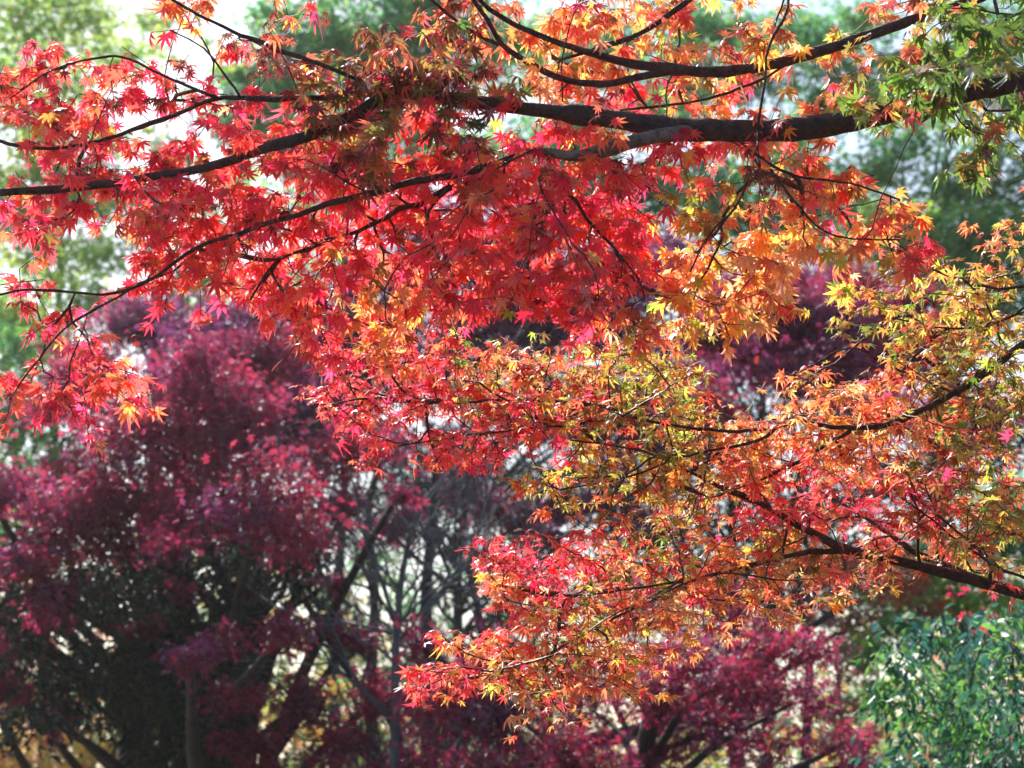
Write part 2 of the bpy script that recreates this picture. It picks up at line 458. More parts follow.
            tip = c.copy()
            if kk in ('yor', 'ygr', 'orange', 'olive') and rng.random() < .5: tip = c * .4 + np.array(C_['scar']) * .6
            elif kk in ('scar', 'crim', 'pink') and rng.random() < .45: c = c * .6 + np.array(C_['orange']) * .4
            sz = leafsize * rng.uniform(.5, 1.15) * (.62 if kk in ('brown', 'maroon') and ch != 'd' else 1) * (1.15 if ch in 'yk' else 1)
            parts[ow]['leaf'].append((ps, ld, nn, sz, c, tip, st))
    for p in parts:
        L = p['L']; lim = p['tub'].build('limb', [p['bark'], M_TWIG, M_BARKLIT], root)
        if L.get('label'): lim['label'] = L['label']
        if p['leaf']:
            a = list(zip(*p['leaf']))
            leaves('foliage', tpl, np.array(a[0]), np.array(a[1]), np.array(a[2]), np.array(a[3]), np.array(a[4]), mat, lim, .22, np.array(a[5]), np.array(a[6]))
    return sum(len(p['leaf']) for p in parts)

base = P(1330, 900, 4.9); base[2] = 0
tx, ty = base[0], base[1]
# upper maple: its trunk stands just outside the frame on the right
rootU = empty('maple_tree', (0, 0, 0), 'nearest maple with thick dark limbs and red to orange star leaves across the top', 'tree', 'Japanese maples')
tU = [(tx + .05, ty, -.1), (tx, ty, .35), (tx - .03, ty + .03, 1.2), (tx + .02, ty, 2.1), (tx - .05, ty, 2.75), (tx - .12, ty + .05, 3.5), (tx - .1, ty + .1, 4.3)]
limU = [
 dict(main=True, label='thickest dark limb reaching from the right edge to the left edge', path=[(1330, -40, 4.9, 34), (1180, 30, 4.85, 30), (1024, 78, 4.8, 28), (960, 92, 4.8, 27), (880, 113, 4.78, 26), (800, 128, 4.76, 27), (720, 131, 4.75, 26), (660, 128, 4.75, 24), (600, 117, 4.75, 19), (540, 110, 4.76, 16), (480, 102, 4.78, 14), (430, 96, 4.8, 13), (395, 92, 4.8, 14), (360, 113, 4.8, 14), (320, 133, 4.78, 13), (260, 152, 4.76, 12), (200, 172, 4.75, 10), (100, 187, 4.74, 9), (20, 193, 4.72, 9), (-90, 196, 4.7, 7)]),
 dict(main=False, path=[(395, 90, 4.8, 9), (340, 94, 4.83, 7), (290, 98, 4.85, 6), (216, 97, 4.88, 5), (170, 115, 4.9, 4.5), (100, 138, 4.9, 4.5), (40, 147, 4.9, 4), (-20, 135, 4.9, 4), (-90, 120, 4.9, 3)]),
 dict(main=False, path=[(217, 98, 4.88, 4), (165, 78, 4.92, 3), (115, 57, 4.95, 2.6), (60, 68, 5, 2), (20, 90, 5, 1.8)]),
 dict(main=False, path=[(240, 97, 4.87, 3), (222, 72, 4.87, 2.4), (205, 50, 4.87, 2), (170, 30, 4.87, 1.6)]),
 dict(main=True, mi=2, label='grey lit lower limb curving below the thick dark one', path=[(700, 130, 4.75, 18), (655, 137, 4.7, 16), (615, 147, 4.66, 15), (580, 156, 4.64, 14), (550, 152, 4.63, 11), (534, 151, 4.64, 8)]),
 dict(main=False, path=[(560, 153, 4.63, 6), (530, 152, 4.67, 6), (488, 166, 4.72, 8), (430, 180, 4.7, 8.5), (350, 203, 4.7, 7.5), (290, 217, 4.7, 6), (240, 236, 4.7, 5), (195, 250, 4.7, 4), (150, 280, 4.7, 4), (100, 295, 4.72, 3.5), (20, 290, 4.75, 3), (-60, 310, 4.8, 2)]),
 dict(main=False, path=[(128, 290, 4.7, 3), (70, 325, 4.68, 2.6), (35, 365, 4.66, 2.2), (10, 400, 4.64, 1.8)]),
 dict(main=False, path=[(450, 188, 4.74, 8), (425, 202, 4.8, 7), (400, 210, 4.84, 6), (340, 240, 4.9, 4), (280, 262, 4.9, 3), (250, 300, 4.9, 2)]),
 dict(main=False, path=[(545, 180, 4.65, 2.5), (575, 200, 4.65, 4), (592, 226, 4.65, 3.5), (612, 246, 4.65, 2.5), (640, 280, 4.6, 2)]),
 dict(main=True, label='thinner dark limb forking above the thick one', path=[(1320, -120, 4.95, 26), (1150, -60, 5.0, 18), (1024, -22, 5.0, 15), (965, 2, 5.0, 13), (900, 24, 5.0, 13), (840, 45, 5.0, 12), (780, 62, 5.0, 12), (720, 71, 5.0, 12), (660, 68, 5.0, 11), (600, 56, 5.0, 8), (545, 38, 5.0, 7), (508, 20, 5.0, 6), (478, -5, 5.0, 5), (450, -60, 5.0, 4)]),
 dict(main=False, path=[(675, 70, 5.0, 8), (640, 77, 5.0, 8), (600, 84, 5.0, 8), (562, 79, 5.0, 7), (528, 63, 5.0, 7), (502, 45, 5.0, 6), (488, 20, 5.0, 5), (466, -10, 5.0, 4)]),
 dict(main=False, path=[(800, 55, 5.05, 3), (760, 80, 5.1, 3), (700, 100, 5.15, 3), (620, 110, 5.2, 2.5)]),
 dict(main=False, path=[(498, 45, 5.0, 5), (470, 30, 4.95, 4), (440, 5, 4.9, 3), (400, -30, 4.9, 3)]),
 dict(main=False, path=[(1000, -18, 5.1, 7), (800, -50, 5.1, 7), (720, -20, 5.1, 7), (685, 2, 5.1, 7), (650, 27, 5.1, 6), (610, 44, 5.1, 5), (560, 60, 5.1, 3)]),
 dict(main=False, path=[(790, -20, 4.8, 3.5), (784, 15, 4.72, 3.5), (768, 45, 4.68, 3), (762, 90, 4.65, 3), (759, 140, 4.66, 3), (762, 185, 4.7, 2.5)]),
 dict(main=False, path=[(750, 170, 4.72, 3), (735, 208, 4.7, 2.6), (705, 240, 4.65, 2.3), (690, 272, 4.62, 2)]),
 dict(main=False, path=[(740, 140, 4.72, 4), (765, 160, 4.7, 4), (800, 175, 4.72, 3), (850, 182, 4.74, 2.4), (900, 200, 4.76, 2)]),
 dict(main=False, path=[(770, 170, 4.7, 3), (800, 210, 4.66, 2.6), (835, 237, 4.65, 2.2), (900, 240, 4.62, 1.8)]),
 dict(main=False, path=[(1024, 10, 4.7, 3), (980, 40, 4.5, 2.4), (930, 70, 4.4, 2), (880, 110, 4.3, 1.8)]),
 dict(main=True, label='slender twiggy limb crossing the bright sky at the upper left', path=[(395, 92, 4.8, 6), (360, 78, 4.82, 5), (310, 60, 4.85, 5), (268, 43, 4.86, 5), (225, 25, 4.88, 4), (175, -3, 4.9, 3.5), (120, -40, 4.9, 3)]),
]
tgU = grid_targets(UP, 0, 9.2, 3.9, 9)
for _ in range(26): tgU.append((rng.uniform(470, 560), rng.uniform(150, 205), 'f'))
for _ in range(12): tgU.append((rng.normal(766, 12), rng.normal(178, 9), 'h'))
# crown continuing above the frame (seen only from the side; it shades what hangs under it)
for _ in range(130):
    tgU.append((rng.uniform(250, 1250), rng.uniform(-330, -10), 'o' if rng.random() < .5 else 'd'))
for _ in range(160):
    tgU.append((rng.uniform(1024, 1300), rng.uniform(-10, 200), 'k'))
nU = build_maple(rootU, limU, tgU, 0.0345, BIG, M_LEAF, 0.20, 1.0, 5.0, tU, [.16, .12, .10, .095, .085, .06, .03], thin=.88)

base2 = P(1480, 900, 5.9); bx, by = base2[0], base2[1]
rootL = empty('maple_tree', (0, 0, 0), 'maple with small red, orange and olive leaves in flat layers at the right', 'tree', 'Japanese maples')
tL = [(bx, by, -.1), (bx - .02, by, .4), (bx - .12, by - .05, 1.3), (bx - .1, by - .1, 2.2), (bx - .2, by, 3.2), (bx - .15, by, 4.0)]
limL = [
 dict(main=True, label='dark lower limb rising from the right edge', path=[(1450, 740, 5.85, 26), (1200, 640, 5.6, 18), (1024, 592, 5.4, 15), (960, 574, 5.36, 14), (900, 560, 5.33, 13), (850, 550, 5.3, 12), (810, 532, 5.3, 9), (770, 508, 5.3, 7), (730, 490, 5.3, 6), (690, 470, 5.3, 4), (640, 450, 5.3, 3), (570, 440, 5.3, 2.4)]),
 dict(main=False, path=[(850, 551, 5.3, 9), (800, 555, 5.25, 6), (750, 566, 5.2, 6), (690, 580, 5.2, 5), (640, 605, 5.18, 4), (580, 640, 5.15, 3), (520, 668, 5.15, 2.4), (455, 682, 5.15, 2)]),
 dict(main=False, path=[(690, 580, 5.2, 4), (620, 590, 5.25, 3), (560, 595, 5.3, 2.5), (500, 585, 5.3, 2)]),
 dict(main=False, path=[(990, 582, 5.36, 9), (950, 565, 5.45, 8), (915, 550, 5.5, 8), (870, 520, 5.6, 5), (820, 490, 5.7, 3)]),
 dict(main=False, path=[(1030, 582, 5.3, 4), (985, 560, 5.2, 3.5), (945, 530, 5.15, 3), (905, 500, 5.1, 2.4)]),
 dict(main=True, label='slender brown limb curving down from the right edge', path=[(1440, 120, 5.85, 24), (1180, 230, 5.6, 15), (1024, 345, 5.3, 10), (990, 371, 5.27, 9), (960, 393, 5.25, 8.5), (920, 413, 5.22, 8), (880, 427, 5.2, 7.5), (830, 430, 5.2, 6), (785, 424, 5.2, 5), (765, 440, 5.2, 4), (735, 450, 5.2, 4), (690, 460, 5.2, 3), (630, 478, 5.2, 2.4), (560, 490, 5.2, 2)]),
 dict(main=False, path=[(790, 425, 5.2, 4.5), (740, 430, 5.25, 4), (690, 428, 5.25, 4), (640, 418, 5.25, 4), (590, 404, 5.25, 4), (530, 400, 5.25, 3.5), (450, 404, 5.25, 3), (380, 398, 5.25, 2.5), (320, 405, 5.25, 2)]),
 dict(main=False, path=[(620, 413, 5.25, 3), (580, 425, 5.2, 3), (520, 432, 5.2, 2.6), (450, 440, 5.2, 2.2), (400, 445, 5.2, 1.8)]),
 dict(main=False, path=[(850, 430, 5.2, 5), (800, 460, 5.3, 4), (760, 480, 5.35, 3), (700, 500, 5.4, 2)]),
 dict(main=False, path=[(960, 395, 5.25, 4), (900, 370, 5.35, 3), (850, 350, 5.4, 2.4), (800, 372, 5.4, 2)]),
 dict(main=True, label='thin twiggy branch with yellow-green leaves at the right edge', path=[(1300, 185, 5.7, 12), (1120, 260, 5.4, 7), (1024, 287, 5.3, 4.5), (985, 287, 5.3, 4), (955, 278, 5.3, 3.5), (915, 260, 5.3, 2.5)]),
 dict(main=False, path=[(1060, 280, 5.3, 4), (1010, 320, 5.35, 3), (950, 330, 5.4, 2.5), (880, 315, 5.4, 2)]),
]
tgL = grid_targets(LOW, LOW_ROW0, 17, 6.5, 8)
for _ in range(300):
    tgL.append((rng.uniform(1024, 1450), rng.uniform(150, 640), 'v' if rng.random() < .5 else 'm'))
nL = build_maple(rootL, limL, tgL, 0.0272, MED, M_FINE, 0.30, 0.0, 5.2, tL, [.14, .11, .09, .08, .05, .025], flat_sd=.36, keep_clear=.55, thin=.78)
print('leaves', nU, nL)

# ------------------------------------------------------------------ background trees
COVER = 2.6
def bg_tree(name, label, depth, clumps, pal, leaf, mat, tpl=STAR, base_px=None, trunk_w=0.14, dens=1.0, bark=M_BGBARK, cat='tree', group=None, flat=.6, twigs=4,
            stems=1, dsd=.5, lean=0.0, hang=.4, top=None, cover=2.0, back=.5, low_scale=1):
    """clumps (px, py, r_px[, depth offset]); every clump is a leafy bough end with its own limb from the trunk"""
    cx = np.mean([c[0] for c in clumps]) if base_px is None else base_px
    b0 = P(cx, 800, depth + back); b0[2] = 0
    root = empty(name, (0, 0, 0), label, cat, group)
    cen = []
    for c in clumps:
        d = depth + (c[3] if len(c) > 3 else rng.normal(0, dsd)); cen.append((P(c[0], c[1], d), c[2] * d / FPX * (low_scale if c[1] > 545 else 1)))
    ztop = max(max(p[2] for p, _ in cen), b0[2] + 1) if top is None else top
    tps = []
    for s in range(stems):
        off = 0 if stems == 1 else (s - (stems - 1) / 2) * trunk_w * 3.2
        tt = Tubes(); n = 7; pts = []
        for k in range(n):
            f = k / (n - 1)
            pts.append([b0[0] + off * (.5 + 1.1 * f) + lean * f * ztop + rng.normal(0, .05) * ztop * .12, b0[1] + rng.normal(0, .03) * ztop, -0.1 + f * (ztop * .86), trunk_w * (1.15 - .88 * f) * (1.25 if k == 0 else 1)])
        sp = smooth_path(pts, .15); tt.add(sp[:, :3], sp[:, 3], 12, .04); tt.build('trunk', bark, root); tps.append(sp)
    allp = np.vstack(tps)
    LP = []; LD = []; LN = []; LS = []; LC = []
    for p, r in cen:
        v = p - allp[:, :3]; dist = np.linalg.norm(v, axis=1)
        cost = dist + np.clip(allp[:, 2] - (p[2] - 0.45 * np.linalg.norm(v[:, :2], axis=1)), 0, 9) * 3
        k = int(np.argmin(cost)); q = allp[k]
        L_ = dist[k]; r0 = min(q[3] * .6, .02 + .012 * L_)
        m1 = q[:3] + (p - q[:3]) * .4 + np.array([rng.normal(0, .06), rng.normal(0, .06), .10]) * L_
        sp = smooth_path([[*q[:3], r0], [*m1, r0 * .65], [*p, r0 * .25]], .12); lb = Tubes(); lb.add(sp[:, :3], sp[:, 3], 7)
        ppm = FPX / ((p - CAM) @ FWD)
        n = int(dens * COVER * cover * (r * ppm) ** 2 * math.pi * .8 / (0.30 * (leaf * ppm) ** 2 * 1.6))
        # sub-sprays inside the clump: flattened tufts on twigs
        ns = max(5, int(11 * (r / .3) ** 1.2)); ns = min(ns, 60)
        dirs = unit(rng.normal(0, 1, (ns, 3))); rad = rng.uniform(.35, 1.0, ns) ** .6
        tc = p + dirs * rad[:, None] * r * np.array([1.05, 1.15, .8])
        for t in tc[:min(ns, 26)]:
            mm = p + (t - p) * .5 + rng.normal(0, .06, 3) * r
            lb.add([p, mm, t], [.008 * (r / .5), .005 * (r / .5), .0025], 4)
        lb.build('limb', bark, root)
        which = rng.integers(0, ns, n)
        tr = r * .44
        lp = tc[which] + rng.normal(0, 1, (n, 3)) * np.array([tr, tr, tr * flat])
        o = lp - tc[which]; out = unit(o * np.array([1, 1, .2]) + rng.normal(0, .3, (n, 3)) * tr)
        LP.append(lp); LD.append(unit(out + np.array([0, 0, -hang]) + rng.normal(0, .3, (n, 3)))); LN.append(unit(np.array([0, 0, .8]) + rng.normal(0, .55, (n, 3))))
        LS.append(leaf * rng.uniform(.6, 1.15, n))
        ws = np.array([x[1] for x in pal], float) * rng.uniform(.4, 1.6, len(pal)); cc = np.array([x[0] for x in pal])
        tk = rng.choice(len(pal), ns, p=ws / ws.sum()); pk = np.where(rng.random(n) < .8, tk[which], rng.choice(len(pal), n, p=ws / ws.sum()))
        LC.append(cc[pk] * rng.uniform(.85, 1.12, (n, 1)) * (1 + rng.normal(0, .04, (n, 3))))
    leaves('crown', tpl, np.vstack(LP), np.vstack(LD), np.vstack(LN), np.concatenate(LS), np.vstack(LC), mat, root, .15)
    return len(np.concatenate(LS))

PURP = [((.46, .05, .15), 4), ((.36, .04, .14), 3), ((.52, .05, .13), 2), ((.36, .07, .24), 1.5), ((.20, .025, .08), 1.5)]
PURP = [(tuple(x * y for x, y in zip(c, (.80, .75, .68))), w_) for c, w_ in PURP]
PURPB = [((.32, .04, .13), 4), ((.24, .045, .15), 3), ((.38, .045, .10), 2), ((.26, .07, .24), 1)]
PURPB = [(tuple(x * y for x, y in zip(c, (0.7, 0.8, 0.85))), w_) for c, w_ in PURPB]
CRIM = [((.40, .03, .08), 4), ((.48, .06, .06), 2), ((.28, .03, .10), 3), ((.5, .14, .05), .6), ((.25, .05, .16), 1)]
CRIM = [(tuple(x * y for x, y in zip(c, (0.85, 0.85, 0.9))), w_) for c, w_ in CRIM]
DARK = [((.035, .055, .03), 4), ((.05, .07, .04), 2), ((.03, .04, .035), 2)]
YG = [((.28, .40, .07), 3), ((.20, .35, .06), 3), ((.38, .42, .08), 2), ((.12, .27, .06), 2)]
BG = [((.08, .25, .08), 4), ((.05, .19, .08), 3), ((.14, .32, .07), 2), ((.24, .38, .08), 1)]
GOLD = [((.55, .33, .06), 3), ((.42, .32, .08), 3), ((.5, .18, .04), 2), ((.18, .22, .05), 2), ((.35, .08, .03), 1)]
TEAL = [((.03, .12, .10), 4), ((.045, .16, .10), 3), ((.07, .22, .07), 2), ((.14, .34, .07), .8)]
RUST = [((.35, .10, .04), 3), ((.28, .06, .04), 3), ((.35, .22, .05), 1.5), ((.2, .18, .05), 1.5), ((.4, .05, .06), 1)]
tot = 0
GP = 'purple maples behind'
tot += bg_tree('purple_maple_tree', 'broad purple-leaved maple filling the lower left', 11.5,
  [(190, 395, 42), (150, 440, 50), (245, 430, 46), (205, 365, 32), (100, 370, 36, .8), (65, 410, 34, .9), (235, 350, 34, 1), (292, 352, 36, 1.2), (325, 455, 44), (265, 500, 50), (190, 490, 54), (110, 505, 40),
   (50, 530, 34), (18, 560, 34), (62, 600, 36), (100, 585, 26), (25, 650, 32), (140, 625, 20), (165, 545, 26), (190, 655, 30), (225, 640, 24), (235, 700, 34), (283, 632, 30, -1), (300, 700, 38), (255, 745, 36), (60, 720, 28),
   (5, 690, 30), (350, 635, 34), (385, 690, 36), (340, 745, 36), (120, 540, 28), (300, 540, 26), (352, 500, 26), (398, 494, 13, -1), (80, 470, 34), (-20, 480, 34), (-40, 600, 40), (20, 610, 30), (330, 580, 18),(175,590,18),(250,590,20)],
  PURP, .036, M_PURP, base_px=215, trunk_w=.11, dens=1.1, group=GP, stems=2, cover=2.3, back=1.9, low_scale=.74)
tot += bg_tree('purple_maple_tree', 'dim purple maple behind the red leaves near the centre', 16,
  [(420, 230, 46), (375, 300, 46), (460, 265, 40), (520, 300, 44), (480, 335, 36), (560, 335, 40), (605, 270, 44), (530, 220, 44), (630, 335, 34), (250, 320, 44), (310, 310, 40), (150, 330, 40), (655, 280, 34),
   (350, 350, 38), (420, 370, 38), (690, 250, 34), (330, 400, 34), (520, 400, 40), (600, 420, 40), (560, 510, 28), (600, 500, 30), (540, 540, 24), (640, 520, 26), (380, 440, 28), (450, 450, 22), (270, 380, 44), (300, 420, 44), (250, 430, 40), (210, 340, 36), (740, 320, 40), (800, 300, 40), (860, 330, 40), (400, 520, 22), (455, 480, 26), (500, 520, 24), (620, 400, 36), (670, 440, 34), (690, 380, 36)],
  PURPB, .045, M_PURP, base_px=462, trunk_w=.06, dens=1.4, group=GP, cover=2.4)
tot += bg_tree('purple_maple_tree', 'crimson-purple maple showing between the orange sprays at the right', 13,
  [(735, 290, 28), (780, 320, 40), (835, 330, 42), (885, 312, 34), (760, 365, 38), (825, 375, 40), (890, 362, 36), (715, 335, 28), (925, 300, 22), (770, 285, 26), (850, 285, 28), (930, 350, 30), (700, 410, 30), (880, 420, 36), (960, 420, 40)],
  CRIM, .04, M_PURP, base_px=805, trunk_w=.045, dens=1.3, group=GP, cover=2.8)
tot += bg_tree('purple_maple_tree', 'magenta-purple maple under the lowest orange spray', 10.5,
  [(470, 672, 26), (450, 720, 40), (520, 720, 40), (585, 705, 42), (560, 755, 40), (640, 680, 40), (700, 655, 42), (680, 722, 40), (742, 665, 42), (735, 725, 38), (792, 648, 34), (790, 705, 30), (842, 745, 26), (620, 610, 34),
   (400, 765, 34), (765, 765, 34), (500, 770, 40), (640, 770, 40), (545, 600, 24), (720, 610, 30), (865, 760, 20), (415, 640, 20), (500, 640, 20)],
  PURP, .034, M_PURP, base_px=600, trunk_w=.10, dens=.95, group=GP, stems=2, cover=1.9)
tot += bg_tree('evergreen_tree', 'dark dense evergreen standing behind the broad purple maple', 12.2,
  [(100, 600, 50), (200, 600, 50), (30, 640, 50), (285, 590, 40), (150, 690, 50), (110, 420, 40, 1.5), (240, 680, 36), (50, 520, 40, 1), (150, 510, 46, 1), (240, 520, 40, 1), (0, 720, 44), (80, 690, 44), (-40, 560, 46), (290, 510, 30, 1),
   (180, 450, 40, 1.5), (60, 610, 46), (200, 650, 44), (160, 740, 44), (240, 560, 40), (120, 560, 44), (170, 640, 40), (200, 730, 36), (20, 700, 40), (310, 560, 24), (160, 770, 40), (290, 640, 30, 1), (40, 570, 40), (120, 660, 40)],
  DARK, .05, M_EVER, OVAL, base_px=140, trunk_w=.16, dens=1.0, cover=2.4, dsd=.35, back=1.2)
tot += bg_tree('evergreen_tree', 'dark shaded evergreen behind the crimson-purple maple', 18,
  [(720, 400, 50), (700, 340, 40), (740, 440, 50), (660, 420, 50), (640, 540, 44), (700, 560, 50), (760, 540, 50), (800, 500, 50), (620, 600, 30), (780, 600, 40), (880, 480, 50), (840, 560, 40), (940, 480, 50), (680, 490, 44), (620, 470, 40), (1000, 440, 44), (1010, 520, 44), (900, 560, 40), (960, 590, 34), (870, 640, 26)],
  DARK, .065, M_EVER, OVAL, base_px=735, trunk_w=.09, dens=1.0, cover=2.2)
GG = 'green trees far behind'
tot += bg_tree('green_tree', 'pale yellow-green tree at the upper left corner', 26,
  [(20, 15, 46), (80, 25, 36), (120, 50, 24), (10, 90, 40), (60, 170, 26), (20, 230, 44), (60, 260, 34), (40, 140, 34), (10, 310, 40), (150, 20, 16), (60, 80, 26), (95, 130, 24), (30, 190, 36), (-40, 60, 40), (90, 210, 22)],
  YG, .085, M_GREEN, STAR, base_px=40, trunk_w=.10, dens=1.0, group=GG, cover=1.9, twigs=2)
tot += bg_tree('green_tree', 'light green tree between the bright gaps behind the upper left red leaves', 24,
  [(110, 250, 30), (140, 200, 26), (90, 300, 30), (160, 150, 24), (60, 350, 26), (130, 320, 30), (190, 210, 26), (220, 260, 30), (180, 290, 28), (230, 180, 24), (270, 220, 28), (100, 180, 22), (300, 270, 30), (60, 120, 22), (250, 300, 26), (320, 200, 28)],
  YG + BG[2:], .08, M_GREEN, STAR, base_px=150, trunk_w=.14, dens=.9, group=GG, cover=1.5)
tot += bg_tree('green_tree', 'mid-green bushy tree low at the left edge', 22,
  [(5, 370, 40), (25, 420, 38), (10, 470, 40), (40, 500, 30), (-30, 430, 40), (20, 345, 30), (60, 460, 26), (-20, 520, 34), (55, 385, 24)],
  BG + YG[:2], .07, M_GREEN, STAR, base_px=0, trunk_w=.16, dens=.9, group=GG, cover=1.8)
tot += bg_tree('green_tree', 'blue-green tree behind the bright sky gap at the top left', 24,
  [(250, 110, 30), (290, 70, 40), (335, 30, 44), (400, 10, 44), (270, 20, 22), (245, 80, 20), (430, 50, 40), (310, 110, 36), (370, 70, 44), (270, 150, 30), (230, 125, 18), (460, 0, 40), (400, 130, 40), (340, 160, 36), (500, 60, 40)],
  BG, .075, M_GREEN, STAR, base_px=345, trunk_w=.08, dens=1.0, group=GG, cover=2.4)
tot += bg_tree('green_tree', 'thin yellow-green sapling crown in the bright sky gap', 20,
  [(150, 45, 14), (175, 60, 13), (205, 40, 12), (185, 90, 10), (140, 75, 10), (215, 70, 12), (160, 20, 12), (235, 55, 12), (190, 15, 9)],
  YG, .05, M_GREEN, STAR, base_px=175, trunk_w=.05, dens=.6, group=GG, cover=1.0)
tot += bg_tree('green_tree', 'tall green tree with a grey trunk at the upper right', 22,
  [(960, 60, 34), (1000, 40, 40), (905, 140, 30), (950, 190, 36), (1000, 215, 40), (900, 215, 34), (965, 245, 40), (1010, 270, 40), (880, 170, 24), (925, 255, 34), (1010, 110, 30), (985, 150, 22), (860, 250, 30), (940, 110, 18), (1050, 180, 40), (870, 215, 22), (980, 300, 40)],
  BG + YG[:1], .065, M_GREEN, STAR, base_px=955, trunk_w=.16, dens=1.0, group=GG, bark=M_PALEBARK, cover=2.2)
tot += bg_tree('green_tree', 'green tree behind the upper limb right of centre', 25,
  [(720, 40, 34), (760, 70, 34), (800, 30, 34), (850, 80, 32), (820, 110, 24), (690, 90, 34), (640, 110, 34), (780, 150, 34), (860, 30, 30), (700, 180, 40), (640, 200, 40), (580, 200, 40), (560, 60, 36), (620, 40, 36), (830, 200, 36), (560, 140, 40), (790, 230, 34), (500, 150, 36), (900, 75, 26), (880, 110, 18), (590, 120, 30), (680, 20, 30), (730, 220, 34)],
  BG, .075, M_GREEN, STAR, base_px=770, trunk_w=.09, dens=1.0, group=GG, cover=2.4)
tot += bg_tree('green_tree', 'yellowish-green tree seen through the trunks at the centre', 28,
  [(370, 560, 26), (410, 600, 22), (480, 570, 26), (520, 520, 24), (350, 640, 22), (450, 640, 24), (500, 620, 20), (410, 530, 20), (560, 600, 20), (440, 700, 24), (380, 680, 20), (530, 680, 20), (330, 590, 16), (450, 500, 18), (560, 660, 20)],
  YG[1:] + GOLD[3:4] + BG[:2], .07, M_GREEN, STAR, base_px=455, trunk_w=.09, dens=.75, group=GG, cover=1.2)
tot += bg_tree('evergreen_tree', 'dark thin-crowned evergreen behind the bare trees at the centre', 20,
  [(400, 480, 34), (450, 500, 34), (500, 480, 34), (540, 520, 30), (470, 540, 26), (560, 570, 26), (520, 610, 24), (440, 590, 20), (360, 530, 26), (340, 600, 22), (500, 560, 22), (470, 660, 24), (410, 660, 22), (470, 450, 34), (380, 500, 26), (430, 470, 34), (550, 470, 30), (600, 460, 34), (620, 560, 30)],
  DARK + YG[3:], .07, M_EVER, OVAL, base_px=500, trunk_w=.07, dens=1.1, cover=1.9)
tot += bg_tree('green_tree', 'light green tree behind the glossy shrub at the lower right', 17,
  [(900, 600, 26), (950, 600, 26), (1000, 590, 30), (1020, 540, 30), (880, 640, 20), (850, 600, 18), (990, 640, 26), (1040, 600, 30), (930, 560, 26), (870, 690, 22), (970, 545, 28), (890, 620, 26), (860, 650, 22), (905, 575, 26), (1010, 500, 28)],
  YG + BG, .05, M_GREEN, STAR, base_px=965, trunk_w=.06, dens=1.1, group=GG, cover=1.5)
GS = 'golden shrubs'
tot += bg_tree('golden_shrub', 'golden-orange shrub in the lower left corner', 18,
  [(50, 725, 26), (90, 745, 28), (125, 755, 20), (30, 765, 26), (75, 770, 24), (110, 715, 12), (150, 740, 12)],
  GOLD, .045, M_GREEN, STAR, base_px=80, trunk_w=.05, dens=.9, group=GS, cat='shrub', stems=3, cover=1.6)
tot += bg_tree('golden_shrub', 'olive-gold shrub behind the bright gaps left of centre', 20,
  [(215, 655, 22), (240, 672, 20), (265, 715, 20), (230, 725, 22), (300, 735, 24), (200, 700, 16), (335, 690, 16), (265, 655, 14)],
  GOLD[1:4] + YG[2:], .05, M_GREEN, STAR, base_px=250, trunk_w=.05, dens=.8, group=GS, cat='shrub', stems=3, cover=1.2)
tot += bg_tree('golden_shrub', 'tawny shrub low behind the magenta-purple maple', 20,
  [(640, 745, 24), (680, 755, 24), (610, 755, 22), (720, 750, 20), (790, 745, 18), (570, 720, 14), (830, 760, 20)],
  GOLD[:3] + YG[2:], .05, M_GREEN, STAR, base_px=680, trunk_w=.05, dens=.7, group=GS, cat='shrub', stems=3, cover=1.2)
tot += bg_tree('rusty_maple_tree', 'rust-brown maple with a thin trunk left of the glossy shrub', 14,
  [(840, 620, 22), (850, 665, 20), (838, 710, 18), (872, 580, 28), (905, 590, 20), (820, 590, 22), (860, 735, 14), (930, 605, 16), (800, 570, 20), (845, 560, 24)],
  RUST, .036, M_PURP, STAR, base_px=838, trunk_w=.03, dens=.85, cover=1.5)
tot += bg_tree('glossy_shrub', 'blue-green broadleaf shrub with glossy leaves in the lower right corner', 8.2,
  [(900, 665, 28), (935, 700, 36), (985, 685, 36), (1012, 650, 34), (960, 645, 30), (930, 755, 36), (1000, 745, 42), (890, 700, 18), (895, 760, 22), (1045, 700, 40), (1000, 615, 20), (965, 770, 36), (915, 640, 18), (1050, 760, 40)],
  TEAL + BG[2:3], .046, M_GLOSSY, OVAL, base_px=990, trunk_w=.04, dens=1.1, cat='shrub', stems=2, cover=2.3, hang=.7, flat=.9)
tot += bg_tree('maple_sapling', 'small bright pink-red maple sprig beside the glossy shrub', 9.0,
  [(975, 630, 8), (982, 645, 8), (968, 618, 6), (960, 590, 7), (950, 570, 6), (990, 612, 6)],
  [((.7, .03, .12), 4), ((.6, .03, .06), 2)], .034, M_PURP, STAR, base_px=1010, trunk_w=.014, dens=.7, cover=1.0, dsd=.1)

